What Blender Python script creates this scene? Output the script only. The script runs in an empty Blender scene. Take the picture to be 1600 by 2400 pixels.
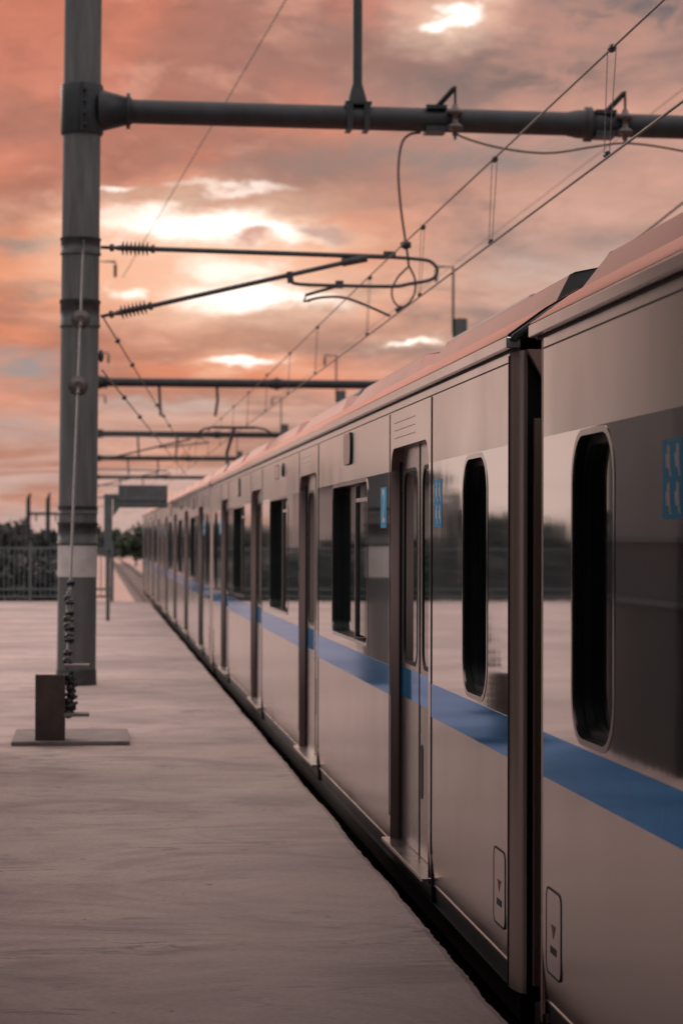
import bpy, math, random
from mathutils import Vector, Matrix
from mathutils.geometry import tessellate_polygon
random.seed(7)
SC = bpy.context.scene
COL = SC.collection
R = math.radians

# ------------------------------------------------------------------ camera maths
F = 5400.0            # focal length in photo pixels (photo is 1600 x 2400)
EYE = Vector((0, 0, 1.515))
def _cam():
    v = Vector(((222 - 800) / F, -(1262 - 1200) / F, -1)).normalized()
    z = Vector((0.004, 1, 0)); z = (z - v * z.dot(v)).normalized()
    x = v.cross(z)
    m = Matrix((x, v, z))          # rows = world axes in camera space -> cam-to-world rotation
    return m
MW = _cam()
def ray(px, py):
    return MW @ Vector(((px - 800) / F, -(py - 1200) / F, -1))
def at(px, py, Y):
    d = ray(px, py); return EYE + d * (Y / d.y)
def atd(px, py, Y):                # same, from the 1568 px wide view
    return at(px / .98, py / .98, Y)
def atz(px, py, z=0.0):
    d = ray(px, py); return EYE + d * ((z - EYE.z) / d.z)

# ------------------------------------------------------------------ materials
def new_mat(name):
    m = bpy.data.materials.new(name); m.use_nodes = True
    nt = m.node_tree; b = nt.nodes['Principled BSDF']
    return m, nt, b
def N(nt, t, **kw):
    n = nt.nodes.new(t)
    for k, v in kw.items():
        if k.startswith('i_'):
            n.inputs[k[2:].replace('_', ' ')].default_value = v
        else:
            setattr(n, k, v)
    return n
def noise(nt, vec, scale, detail=5, rough=.55, dist=0.0):
    n = N(nt, 'ShaderNodeTexNoise'); n.inputs['Scale'].default_value = scale
    n.inputs['Detail'].default_value = detail; n.inputs['Roughness'].default_value = rough
    n.inputs['Distortion'].default_value = dist
    nt.links.new(vec, n.inputs['Vector']); return n.outputs['Fac']
def mapping(nt, scale=(1, 1, 1), loc=(0, 0, 0), coord='Object'):
    tc = N(nt, 'ShaderNodeTexCoord'); mp = N(nt, 'ShaderNodeMapping')
    mp.inputs['Scale'].default_value = scale; mp.inputs['Location'].default_value = loc
    nt.links.new(tc.outputs[coord], mp.inputs['Vector']); return mp.outputs['Vector']
def ramp(nt, fac, stops):
    r = N(nt, 'ShaderNodeValToRGB'); e = r.color_ramp.elements
    while len(e) < len(stops): e.new(.5)
    for i, (p, c) in enumerate(stops):
        e[i].position = p
        e[i].color = c if len(c) == 4 else (*c, 1)
    nt.links.new(fac, r.inputs['Fac']); return r.outputs['Color']
def mixc(nt, fac, a, b, mode='MIX'):
    m = N(nt, 'ShaderNodeMix', data_type='RGBA', blend_type=mode)
    for s, v in ((0, fac), (6, a), (7, b)):
        if isinstance(v, (int, float)): m.inputs[s].default_value = v
        elif isinstance(v, tuple): m.inputs[s].default_value = v if len(v) == 4 else (*v, 1)
        else: nt.links.new(v, m.inputs[s])
    return m.outputs[2]
def bump(nt, b, h, strength=.2, dist=.01):
    n = N(nt, 'ShaderNodeBump'); n.inputs['Strength'].default_value = strength
    n.inputs['Distance'].default_value = dist
    nt.links.new(h, n.inputs['Height']); nt.links.new(n.outputs['Normal'], b.inputs['Normal'])
def simple(name, col, rough=.5, metal=0.0, var=.25, scale=6, bmp=0.0, stretch=(1, 1, 1), spec=None):
    m, nt, b = new_mat(name)
    v = mapping(nt, stretch)
    f = noise(nt, v, scale, 6, .6)
    lo = tuple(c * (1 - var) for c in col); hi = tuple(min(1, c * (1 + var)) for c in col)
    nt.links.new(ramp(nt, f, [(.3, lo), (.7, hi)]), b.inputs['Base Color'])
    b.inputs['Roughness'].default_value = rough; b.inputs['Metallic'].default_value = metal
    if spec is not None: b.inputs['Specular IOR Level'].default_value = spec
    if bmp: bump(nt, b, f, bmp, .01)
    return m

def steel(name, col, rough, wav, wscale, fine, metal=.9):
    m, nt, b = new_mat(name)
    v1 = mapping(nt, (1, 1.2, .35)); f1 = noise(nt, v1, 1.6, 4, .5)
    v2 = mapping(nt, (1, 1, .5)); f2 = noise(nt, v2, wscale, 3, .5)
    v3 = mapping(nt, (1, 1.5, .6)); f3 = noise(nt, v3, 1.4, 4, .55)
    lo = tuple(c * .975 for c in col); hi = tuple(c * 1.02 for c in col)
    nt.links.new(ramp(nt, f1, [(.3, lo), (.7, hi)]), b.inputs['Base Color'])
    b.inputs['Metallic'].default_value = metal
    mr = N(nt, 'ShaderNodeMapRange'); nt.links.new(f3, mr.inputs['Value'])
    mr.inputs['From Min'].default_value = .3; mr.inputs['From Max'].default_value = .7
    mr.inputs['To Min'].default_value = rough * .85; mr.inputs['To Max'].default_value = rough * 1.15
    nt.links.new(mr.outputs['Result'], b.inputs['Roughness'])
    bump(nt, b, f2, wav, .02)
    return m
M = {}
M['steel'] = steel('brushed_steel', (.74, .69, .665), .21, .022, 1.1, 1, 1.0)
M['belt'] = steel('polished_steel', (.57, .555, .55), .05, .03, 2.6, 1, 1.0)
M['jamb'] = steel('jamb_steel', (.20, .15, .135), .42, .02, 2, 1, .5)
M['pillar'] = steel('corner_steel', (.42, .325, .29), .36, .02, 2, 1, .45)
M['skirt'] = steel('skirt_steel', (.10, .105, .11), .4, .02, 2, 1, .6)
M['trim'] = steel('trim_steel', (.55, .52, .50), .28, .02, 2, 1, 1.0)
M['door'] = steel('door_steel', (.55, .52, .50), .27, .03, 2, 1)
M['bracket'] = simple('bracket_paint', (.30, .20, .175), .55)
M['frame'] = steel('window_frame_steel', (.40, .38, .365), .16, .01, 2, 1, 1.0)
M['seam_shade'] = simple('black_gasket_shade', (.008, .008, .008), .6)  # real gaskets, plus painted shade under the gutter and on the vents
M['rubber'] = simple('black_rubber', (.014, .020, .021), .45, spec=.35)
M['step'] = simple('window_step_rubber', (.035, .052, .052), .45, spec=.3)
M['under'] = simple('underframe_paint', (.012, .012, .013), .7, spec=.2)
M['endcap'] = simple('dark_end_paint', (.008, .010, .011), .7, spec=.2)
M['ac'] = simple('dark_unit_paint', (.06, .065, .07), .5)
M['grille'] = simple('grille_metal', (.07, .07, .07), .5, .5)
M['white'] = simple('white_vinyl', (.95, .94, .93), .4, var=.03)
M['red'] = simple('red_vinyl', (.30, .11, .08), .5, var=.05)
M['black'] = simple('black_paint', (.006, .006, .006), .5)
m, nt, b = new_mat('blue_stripe_film'); M['blue'] = m
f = noise(nt, mapping(nt, (1, 2, 1)), 3, 4)
nt.links.new(ramp(nt, f, [(.3, (.0, .37, .82)), (.7, (.0, .43, .92))]), b.inputs['Base Color'])
b.inputs['Roughness'].default_value = .07; b.inputs['Metallic'].default_value = .6; b.inputs['IOR'].default_value = 1.2; b.inputs['Specular Tint'].default_value = (.55, .68, .95, 1)
M['sticker'] = simple('blue_vinyl', (.0, .50, .95), .35, var=.05, spec=.1)
m, nt, b = new_mat('tinted_glass'); M['glass'] = m
b.inputs['Base Color'].default_value = (.006, .010, .011, 1); b.inputs['Roughness'].default_value = .03
b.inputs['IOR'].default_value = 1.6
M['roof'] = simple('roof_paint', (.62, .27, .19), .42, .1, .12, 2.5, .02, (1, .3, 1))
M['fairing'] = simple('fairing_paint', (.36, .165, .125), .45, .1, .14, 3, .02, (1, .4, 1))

# platform concrete
def concrete():
    m, nt, b = new_mat('platform_concrete')
    base = mapping(nt, (1, 1, 1))
    wv = mapping(nt, (.75, 1.0, 1))
    streak = noise(nt, wv, 1.1, 10, .6, 2.2)
    big = noise(nt, mapping(nt, (.35, .55, 1), (3, 1, 0)), .8, 4, .5, .6)
    fine = noise(nt, base, 38, 6, .65)
    c1 = ramp(nt, streak, [(.28, (.225, .177, .163)), (.43, (.365, .292, .270)), (.57, (.465, .376, .345)), (.74, (.385, .310, .287))])
    c2 = ramp(nt, big, [(.34, (.72, .70, .70)), (.6, (1.07, 1.05, 1.03))])
    c = mixc(nt, 1.0, c1, c2, 'MULTIPLY')
    cf = ramp(nt, fine, [(.35, (.86, .86, .86)), (.65, (1.08, 1.08, 1.08))])
    c = mixc(nt, 1.0, c, cf, 'MULTIPLY')
    # trowel lines: thin dark marks where a stretched, warped noise crosses its mid value
    ln = noise(nt, mapping(nt, (.42, 1.9, 1), (7, 2, 0)), 1.25, 8, .6, 1.8)
    a = N(nt, 'ShaderNodeMath', operation='SUBTRACT'); nt.links.new(ln, a.inputs[0]); a.inputs[1].default_value = .5
    ab = N(nt, 'ShaderNodeMath', operation='ABSOLUTE'); nt.links.new(a.outputs[0], ab.inputs[0])
    brk = noise(nt, mapping(nt, (1, 1, 1), (1, 9, 0)), 1.3, 4, .6)
    lm = ramp(nt, ab.outputs[0], [(.0, (1, 1, 1)), (.022, (0, 0, 0))])
    bm = ramp(nt, brk, [(.44, (0, 0, 0)), (.6, (1, 1, 1))])
    msk = mixc(nt, 1.0, lm, bm, 'MULTIPLY')
    c = mixc(nt, msk, c, (.17, .145, .14))
    # small pits
    pit = noise(nt, mapping(nt, (1, 1, 1), (2, 5, 0)), 11, 3, .5)
    pm = ramp(nt, pit, [(.70, (0, 0, 0)), (.74, (1, 1, 1))])
    c = mixc(nt, pm, c, (.13, .11, .105))
    nt.links.new(c, b.inputs['Base Color'])
    rr_ = ramp(nt, streak, [(.3, (.55, .55, .55)), (.7, (.75, .75, .75))])
    nt.links.new(rr_, b.inputs['Roughness'])
    hm = N(nt, 'ShaderNodeMath', operation='ADD'); nt.links.new(streak, hm.inputs[0])
    h2 = N(nt, 'ShaderNodeMath', operation='MULTIPLY'); nt.links.new(fine, h2.inputs[0]); h2.inputs[1].default_value = .25
    nt.links.new(h2.outputs[0], hm.inputs[1])
    bump(nt, b, hm.outputs[0], .35, .02)
    return m
M['concrete'] = concrete()
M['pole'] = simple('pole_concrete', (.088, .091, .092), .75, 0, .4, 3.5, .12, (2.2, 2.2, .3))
M['polepale'] = simple('pale_band_paint', (.44, .41, .39), .7, 0, .2, 5, .05)
M['band'] = simple('band_steel', (.05, .053, .055), .6, .4, .3, 9)
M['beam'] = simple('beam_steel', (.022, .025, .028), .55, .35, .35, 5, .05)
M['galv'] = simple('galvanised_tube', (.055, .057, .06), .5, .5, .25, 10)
M['porcelain'] = simple('insulator_porcelain', (.065, .052, .048), .3, 0, .15, 10)
M['wire'] = simple('wire_copper', (.035, .033, .035), .5, .5, .2, 10)
M['plate'] = simple('rusted_plate', (.20, .175, .165), .65, .2, .3, 5, .15)
M['upright'] = simple('upright_steel', (.075, .058, .052), .55, .3, .6, 2.2, .05)
M['signback'] = simple('sign_panel', (.085, .09, .095), .55, .1, .15, 3)
M['fence'] = simple('fence_steel', (.10, .115, .12), .55, .3, .2, 6)
M['ballast'] = simple('ballast_stone', (.42, .27, .22), .9, 0, .45, 9, .5)
M['rail'] = simple('rail_steel', (.05, .034, .03), .4, .3, .3, 6)
M['sleeper'] = simple('sleeper_concrete', (.24, .20, .185), .85, 0, .2, 6)
M['ground'] = simple('earth', (.11, .095, .085), .95, 0, .45, .15)
M['leaf'] = simple('leaf', (.035, .05, .028), .65, 0, .55, 1.3)
M['leafdark'] = simple('leaf_dark', (.016, .024, .02), .7, 0, .5, 1.3)
M['bark'] = simple('bark', (.07, .055, .045), .85, 0, .3, 8)
M['wall'] = simple('painted_wall', (.42, .34, .31), .8, 0, .15, 1.2)
M['walldark'] = simple('dark_cladding', (.010, .014, .017), .45, 0, .25, 1.5)
M['fascia'] = simple('fascia_panel', (.10, .105, .105), .5, 0, .15, 1.5)
M['roofdark'] = simple('roof_sheet', (.05, .052, .055), .6, 0, .2, 2)

# ------------------------------------------------------------------ mesh builder
class MB:
    def __init__(s, off=(0, 0, 0)):
        s.v = []; s.f = []; s.m = []; s.sm = []; s.off = Vector(off)
    def add(s, vs, fs, mi=0, smooth=False):
        o = len(s.v); s.v += [Vector(p) + s.off for p in vs]
        for f in fs: s.f.append([o + i for i in f]); s.m.append(mi); s.sm.append(smooth)
        return s
    def box(s, x0, x1, y0, y1, z0, z1, mi=0):
        vs = [(x, y, z) for x in (x0, x1) for y in (y0, y1) for z in (z0, z1)]
        return s.add(vs, [(0, 1, 3, 2), (4, 6, 7, 5), (0, 4, 5, 1), (2, 3, 7, 6), (0, 2, 6, 4), (1, 5, 7, 3)], mi)
    def tube(s, pts, r, n=8, mi=0, smooth=True, cap=True):
        pts = [Vector(p) for p in pts]; k = len(pts)
        rs = r if isinstance(r, (list, tuple)) else [r] * k
        T = []
        for i in range(k):
            a = pts[max(i - 1, 0)]; c = pts[min(i + 1, k - 1)]; T.append((c - a).normalized())
        u = T[0].orthogonal().normalized(); vs = []
        for i in range(k):
            u = (u - T[i] * u.dot(T[i])).normalized(); w = T[i].cross(u)
            for j in range(n):
                t = 2 * math.pi * j / n
                vs.append(pts[i] + (u * math.cos(t) + w * math.sin(t)) * rs[i])
        fs = [(i * n + j, i * n + (j + 1) % n, (i + 1) * n + (j + 1) % n, (i + 1) * n + j) for i in range(k - 1) for j in range(n)]
        s.add(vs, fs, mi, smooth)
        if cap:
            s.add(vs[:n], [tuple(reversed(range(n)))], mi); s.add(vs[-n:], [tuple(range(n))], mi)
        return s
    def lathe(s, p0, p1, prof, n=16, mi=0, smooth=True):      # prof: (t along p0-p1, radius)
        p0 = Vector(p0); p1 = Vector(p1); d = p1 - p0; t = d.normalized(); u = t.orthogonal().normalized(); w = t.cross(u)
        vs = []
        for a, r in prof:
            for j in range(n):
                q = 2 * math.pi * j / n
                vs.append(p0 + d * a + (u * math.cos(q) + w * math.sin(q)) * r)
        k = len(prof)
        fs = [(i * n + j, i * n + (j + 1) % n, (i + 1) * n + (j + 1) % n, (i + 1) * n + j) for i in range(k - 1) for j in range(n)]
        s.add(vs, fs, mi, smooth)
        s.add(vs[:n], [tuple(reversed(range(n)))], mi); s.add(vs[-n:], [tuple(range(n))], mi)
        return s
    def prism_y(s, poly, y0, y1, mi=0, capmi=None, smooth=False, y0s=None, y1s=None):   # poly of (x,z) run along y
        n = len(poly)
        a = y0s or [y0] * n; c = y1s or [y1] * n
        vs = [(p[0], a[i], p[1]) for i, p in enumerate(poly)] + [(p[0], c[i], p[1]) for i, p in enumerate(poly)]
        s.add(vs, [(i, (i + 1) % n, n + (i + 1) % n, n + i) for i in range(n)], mi, smooth)
        cm = mi if capmi is None else capmi
        s.add(vs[:n], [tuple(reversed(range(n)))], cm); s.add(vs[n:], [tuple(range(n))], cm)
        return s
    def plate_x(s, outer, holes, x, mi=0):                    # flat plate in the y-z plane with holes
        loops = [[Vector((p[0], p[1], 0)) for p in outer]] + [[Vector((p[0], p[1], 0)) for p in h] for h in holes]
        tris = tessellate_polygon(loops)
        flat = [p for l in loops for p in l]
        return s.add([(x, p.x, p.y) for p in flat], [tuple(t) for t in tris], mi)
    def wall_x(s, loop, x0, x1, mi=0, smooth=True):           # skirt of a loop between two x planes
        n = len(loop)
        vs = [(x0, p[0], p[1]) for p in loop] + [(x1, p[0], p[1]) for p in loop]
        return s.add(vs, [(i, (i + 1) % n, n + (i + 1) % n, n + i) for i in range(n)], mi, smooth)
    def slab_x(s, loop, x0, x1, mi=0):                        # thin solid of a loop
        s.plate_x(loop, [], x0, mi); s.wall_x(loop, x0, x1, mi, False); return s.plate_x(loop, [], x1, mi)
    def frame_x(s, lo, li, x0, x1, mi=0):                     # ring between an outer and an inner loop (same count)
        n = len(lo)
        for x in (x0, x1):
            s.add([(x, p[0], p[1]) for p in lo] + [(x, p[0], p[1]) for p in li],
                  [(i, (i + 1) % n, n + (i + 1) % n, n + i) for i in range(n)], mi)
        s.wall_x(lo, x0, x1, mi); return s.wall_x(li, x0, x1, mi)
    def build(s, name, mats, parent=None, loc=None, bevel=0):
        me = bpy.data.meshes.new(name); me.from_pydata([tuple(p) for p in s.v], [], s.f)
        if not isinstance(mats, (list, tuple)): mats = [mats]
        for x in mats: me.materials.append(M[x])
        me.polygons.foreach_set('material_index', s.m); me.polygons.foreach_set('use_smooth', s.sm)
        me.update()
        o = bpy.data.objects.new(name, me); COL.objects.link(o)
        if parent: o.parent = parent
        if loc: o.location = loc
        if bevel:
            b_ = o.modifiers.new('bevel', 'BEVEL'); b_.width = bevel; b_.segments = 2; b_.limit_method = 'ANGLE'
        return o
def rr(y0, y1, z0, z1, r, n=6):
    pts = []
    for cy, cz, a in ((y1 - r, z1 - r, 0), (y0 + r, z1 - r, 90), (y0 + r, z0 + r, 180), (y1 - r, z0 + r, 270)):
        for i in range(n + 1):
            t = R(a + 90 * i / n); pts.append((cy + r * math.cos(t), cz + r * math.sin(t)))
    return pts
def tag(o, label=None, cat=None, group=None, kind=None):
    if label: o['label'] = label
    if cat: o['category'] = cat
    if group: o['group'] = group
    if kind: o['kind'] = kind
    return o
def empty(name, loc, label, cat, group=None):
    o = bpy.data.objects.new(name, None); COL.objects.link(o); o.location = loc; o.empty_display_size = .2
    return tag(o, label, cat, group)
def copy_tree(o, parent=None):
    c = o.copy(); COL.objects.link(c); c.parent = parent
    for ch in list(o.children): copy_tree(ch, c)
    return c
def arc(pts, n=6):                                            # Catmull-Rom smoothing of a path
    pts = [Vector(p) for p in pts]; out = []
    for i in range(len(pts) - 1):
        p0 = pts[max(i - 1, 0)]; p1 = pts[i]; p2 = pts[i + 1]; p3 = pts[min(i + 2, len(pts) - 1)]
        for j in range(n):
            t = j / n
            out.append(.5 * ((2 * p1) + (p2 - p0) * t + (2 * p0 - 5 * p1 + 4 * p2 - p3) * t * t + (3 * p1 - p0 - 3 * p2 + p3) * t ** 3))
    return out + [pts[-1]]

# ------------------------------------------------------------------ train car
XS = 1.40             # world x of the side facing the platform
W = 2.8
PL = 19.7             # panel length
PITCH = 20.3
Y2 = 7.73             # near panel end of the second car
RAILZ = -1.085
OFF = (-W / 2, -PL / 2, -RAILZ)     # car-local: side x=0, near end y=0, platform level z=0
DOORS = [1.90, 6.80, 11.70, 16.60]; DW = 1.25
WINS = [(4.07, 5.87), (8.97, 10.77), (13.87, 15.67)]
OVALS = [(.43, 1.0), (18.70, 19.27)]
ZB0, ZB1 = .914, 1.837
def mb(): return MB(OFF)

def make_car():
    root = empty('train_car', (XS + W / 2, Y2 + PL / 2, RAILZ), '', 'train car', 'cars of the commuter train')
    # ---- body shell, one mesh: side bays, lintels, jambs, skirt, ends, far side
    b = mb()
    edges = [0.0]
    for d in DOORS: edges += [d, d + DW]
    edges.append(PL)
    ro = .12
    for i in range(0, len(edges), 2):
        a, c = edges[i], edges[i + 1]
        b.plate_x([(a, ZB1), (c, ZB1), (c, 2.150), (a, 2.150)], [], 0, 0)
        holes = [rr(w[0], w[1], .957, 1.834, .085) for w in WINS if a < w[0] < c]
        holes += [rr(w[0], w[1], .923, 1.834, .15) for w in OVALS if a < w[0] < c]
        b.plate_x([(a, ZB0), (c, ZB0), (c, ZB1), (a, ZB1)], holes, 0, 1)
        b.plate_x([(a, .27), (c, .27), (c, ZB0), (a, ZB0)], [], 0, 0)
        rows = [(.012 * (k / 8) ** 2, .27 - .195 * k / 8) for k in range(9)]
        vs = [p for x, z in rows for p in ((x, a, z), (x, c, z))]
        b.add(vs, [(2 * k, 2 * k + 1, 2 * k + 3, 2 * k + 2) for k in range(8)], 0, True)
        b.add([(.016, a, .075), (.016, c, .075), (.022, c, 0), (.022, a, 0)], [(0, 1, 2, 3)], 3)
    for d in DOORS:
        e = d + DW
        # lintel with rounded lower corners (fills the door corner radius)
        lint = [(d, 2.150), (d, 1.942 - ro)]
        for k in range(7):
            t = R(180 - 90 * k / 6); lint.append((d + ro + ro * math.cos(t), 1.942 - ro + ro * math.sin(t)))
        for k in range(7):
            t = R(90 - 90 * k / 6); lint.append((e - ro + ro * math.cos(t), 1.942 - ro + ro * math.sin(t)))
        lint += [(e, 1.942 - ro), (e, 2.150)]
        b.plate_x(lint, [], 0, 0)
        b.add([(.016, d, .06), (.016, e, .06), (.022, e, 0), (.022, d, 0)], [(0, 1, 2, 3)], 3)
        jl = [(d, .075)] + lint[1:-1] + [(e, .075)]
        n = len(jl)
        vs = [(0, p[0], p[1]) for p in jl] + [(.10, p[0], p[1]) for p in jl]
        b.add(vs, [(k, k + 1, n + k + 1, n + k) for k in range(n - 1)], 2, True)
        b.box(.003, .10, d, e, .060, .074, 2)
    # chamfered ends, end walls, far side, floor
    for s0, s1 in ((0, -.14), (PL, PL + .14)):
        sg = -1 if s1 < s0 else 1
        cp = [(0, 0), (.004, .05), (.012, .095), (.019, .120), (.026, .134), (.036, .14)]
        vs = [p for x, t in cp for p in ((x, s0 + sg * t, 0), (x, s0 + sg * t, 2.15))]
        b.add(vs, [(2 * k, 2 * k + 1, 2 * k + 3, 2 * k + 2) for k in range(len(cp) - 1)], 4, True)
        b.add([(W, s0, 0), (W - .03, s1, 0), (W - .03, s1, 2.15), (W, s0, 2.15)], [(0, 1, 2, 3)], 4)
        b.add([(.036, s1, 0), (W - .03, s1, 0), (W - .03, s1, 2.15), (.036, s1, 2.15)], [(0, 1, 2, 3)], 5)
    b.add([(W, 0, 0), (W, PL, 0), (W, PL, 2.15), (W, 0, 2.15)], [(0, 1, 2, 3)], 0)
    b.add([(0.003, 0, 0), (W, 0, 0), (W, PL, 0), (0.003, PL, 0)], [(0, 1, 2, 3)], 5)
    b.build('body', ['steel', 'belt', 'jamb', 'skirt', 'pillar', 'endcap'], root)
    # ---- seams and lips
    q = mb()
    q.box(-.0015, .001, 0, PL, 2.1145, 2.1195, 0)
    for d in DOORS: q.box(-.003, .001, d - .096, d - .080, .20, 2.112, 0); q.box(.0, .024, d - .096, d - .080, .0, .20, 0)
    q.box(-.003, .001, -.004, .008, 0, 2.14, 0)
    q.build('panel_gasket', 'seam_shade', root)
    q = mb()
    lo = 0.0
    for d in DOORS + [PL]:
        q.box(.008, .018, lo, d - .1 if d < PL else PL, .0735, .0775, 0); lo = d + DW + .02
    for d in DOORS: q.box(-.003, .001, d + DW + .035, d + DW + .043, .20, 2.11, 0)
    q.build('trim_strip', 'trim', root)
    # ---- stripe
    q = mb(); lo = .012
    for d in DOORS + [PL + .08]:
        q.box(-.002, .001, lo, d - .1 if d < PL else PL - .012, .775, .9135, 0)
        lo = d + DW + .012
    q.build('blue_stripe', 'blue', root)
    # ---- gutter and roof
    q = mb()
    q.box(-.03, .02, -.10, PL + .10, 2.158, 2.197, 0)
    q.box(-.006, .02, -.10, PL + .10, 2.150, 2.1575, 1)  # black strip standing in for the shadow gap beneath the gutter
    q.box(W - .02, W + .03, -.10, PL + .10, 2.15, 2.197, 0)
    q.build('gutter', ['steel', 'seam_shade'], root, bevel=.004)
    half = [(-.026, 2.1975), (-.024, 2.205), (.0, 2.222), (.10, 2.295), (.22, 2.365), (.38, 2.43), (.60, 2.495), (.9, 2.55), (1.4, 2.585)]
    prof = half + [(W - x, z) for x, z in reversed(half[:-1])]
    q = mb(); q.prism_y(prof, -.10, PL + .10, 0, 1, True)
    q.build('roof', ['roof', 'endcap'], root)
    for s0, s1 in ((-.13, -.101), (PL + .101, PL + .13)):
        q = mb(); q.tube([(p[0] + .02, (s0 + s1) / 2, p[1] - .012) for p in prof], .014, 6, 0)
        q.build('roof_edge_seal', 'rubber', root)
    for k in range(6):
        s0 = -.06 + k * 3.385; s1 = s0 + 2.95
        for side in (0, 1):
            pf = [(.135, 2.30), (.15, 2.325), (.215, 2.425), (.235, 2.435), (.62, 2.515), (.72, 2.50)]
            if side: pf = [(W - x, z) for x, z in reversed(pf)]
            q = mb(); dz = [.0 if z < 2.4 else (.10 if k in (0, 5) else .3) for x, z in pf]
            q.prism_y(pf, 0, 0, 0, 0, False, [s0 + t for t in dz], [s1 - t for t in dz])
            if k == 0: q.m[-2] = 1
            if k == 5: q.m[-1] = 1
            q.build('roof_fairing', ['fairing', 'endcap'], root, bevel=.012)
    for s0 in (4.5, 12.4):
        q = mb(); q.box(.92, 1.88, s0, s0 + 2.8, 2.54, 2.845, 0)
        o = q.build('air_conditioner', 'ac', root, bevel=.03)
        g = mb()
        for k in range(10): g.box(1.0 + k * .08, 1.04 + k * .08, s0 + .3, s0 + 2.5, 2.846, 2.851, 0)
        g.build('cooling_grille', 'grille', o)
    # ---- corner bracket, gangway, underframe, bogies
    for s, sg in ((-.14, -1), (PL + .14, 1)):
        q = mb()
        pl = [(.03, 2.15), (.62, 2.15), (.62, 1.94), (.20, 1.94), (.10, 2.02)]
        q.prism_y(pl, min(s, s + sg * .03), max(s, s + sg * .03), 0)
        q.build('corner_bracket', 'bracket', root)
        q = mb()
        for k in range(3):
            y = s + sg * (.02 + .045 * k)
            q.box(.75 - .02 * (k % 2), 2.05 + .02 * (k % 2), min(y, y + sg * .04), max(y, y + sg * .04), .05, 2.0, 0)
        q.build('gangway_bellows', 'rubber', root)
        q = mb()
        for k in (0, 1):
            q.box(.055 + k * .05, .075 + k * .05, s if sg > 0 else s - .03, s + .03 if sg > 0 else s, .03, 1.92, 0)
        q.build('end_handrail', 'pillar', root)
        q = mb(); q.box(.06, .30, min(s + sg * .02, s + sg * .12), max(s + sg * .02, s + sg * .12), -.12, -.02, 0)
        q.build('end_step', 'grille', root)
    q = mb(); q.box(.05, W - .05, .05, PL - .05, -.13, -.004, 0)
    for k in range(5): q.box(.18, W - .18, 5.2 + k * 2.0, 6.9 + k * 2.0, -.62, -.13, 0)
    q.build('underframe', 'under', root)
    for s in (2.9, PL - 2.9):
        q = mb()
        q.box(.35, .5, s - 1.5, s + 1.5, -.72, -.5, 0); q.box(W - .5, W - .35, s - 1.5, s + 1.5, -.72, -.5, 0)
        q.box(.5, W - .5, s - .25, s + .25, -.6, -.15, 0)
        o = q.build('bogie', 'under', root)
        for w in (-1.05, 1.05):
            q = mb(); q.lathe((.52, s + w, RAILZ + .43), (.66, s + w, RAILZ + .43), [(0, .43), (.9, .43), (.9, .45), (1, .45)], 24)
            q.lathe((W - .66, s + w, RAILZ + .43), (W - .52, s + w, RAILZ + .43), [(0, .45), (.1, .45), (.1, .43), (1, .43)], 24)
            q.lathe((.6, s + w, RAILZ + .43), (W - .6, s + w, RAILZ + .43), [(0, .08), (1, .08)], 12)
            q.build('wheelset', 'rail', o)
    # ---- windows
    for (a, c) in WINS:
        lo = rr(a, c, .957, 1.834, .085); li = rr(a + .022, c - .022, .976, 1.815, .07)
        q = mb(); q.frame_x(lo, li, -.002, .006, 0)
        win = q.build('window', 'frame', root)
        q = mb(); q.wall_x(li, .006, .055, 0)
        mid = a + .66
        q.box(.02, .055, mid - .02, mid + .02, .985, 1.806, 0)
        q.build('window_rubber', 'rubber', win)
        q = mb(); q.box(.010, .022, mid + .012, mid + .03, .985, 1.80, 0); q.box(.012, .026, a + .05, mid, 1.715, 1.735, 0)
        q.build('sash_rail', 'trim', win)
        q = mb(); q.plate_x(rr(a + .01, c - .01, .97, 1.82, .07), [], .054, 0)
        # near sash stands closer to the outside than the far one
        q.box(.024, .030, a + .03, mid, 1.0, 1.80, 0)
        q.build('pane', 'glass', win)
    for (a, c) in OVALS:
        lo = rr(a, c, .923, 1.834, .15, 10); li = rr(a + .018, c - .018, .941, 1.816, .138, 10)
        q = mb(); q.frame_x(lo, li, -.002, .005, 0)
        win = q.build('oval_window', 'frame', root)
        l2 = rr(a + .044, c - .044, .967, 1.790, .115, 10)
        q = mb(); q.wall_x(li, .005, .030, 0); q.frame_x(li, l2, .029, .033, 0); q.wall_x(l2, .033, .050, 1)
        q.build('window_rubber', ['rubber', 'step'], win)
        q = mb(); q.plate_x(rr(a + .02, c - .02, .944, 1.812, .13, 8), [], .050, 0); q.build('pane', 'glass', win)
    # ---- doors
    for d in DOORS:
        for k in (0, 1):
            a = d - .02 + k * (DW / 2 + .022); c = a + DW / 2 + .018
            inner = (a + (.11 if k == 0 else .075), c - (.075 if k == 0 else .11))
            hole = rr(inner[0], inner[1], .935, 1.845, .09)
            q = mb()
            q.plate_x([(a, .08), (c, .08), (c, 2.0), (a, 2.0)], [hole], .052, 0)
            q.wall_x([(a, .08), (c, .08), (c, 2.0), (a, 2.0)], .052, .085, 0, False)
            leaf = q.build('door', 'door', root)
            q = mb(); q.frame_x(hole, rr(inner[0] + .018, inner[1] - .018, .953, 1.827, .075), .0500, .0555, 0)
            q.build('window_rubber', 'rubber', leaf)
            q = mb(); q.plate_x(hole, [], .0550, 0); q.build('pane', 'glass', leaf)
            q = mb()
            ye = (c - .014, c) if k == 0 else (a, a + .014)
            q.box(.0495, .054, ye[0], ye[1], .09, 1.99, 0); q.build('edge_rubber', 'rubber', leaf)
            q = mb(); q.box(.0505, .0518, a + .004, c - .016, .775, .912, 0); q.build('blue_stripe', 'blue', leaf)
            if k == 0:
                q = mb(); q.slab_x(rr(c - .11, c - .055, .36, .60, .02, 4), .049, .0515, 0); q.build('finger_pull', 'grille', leaf)
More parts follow.
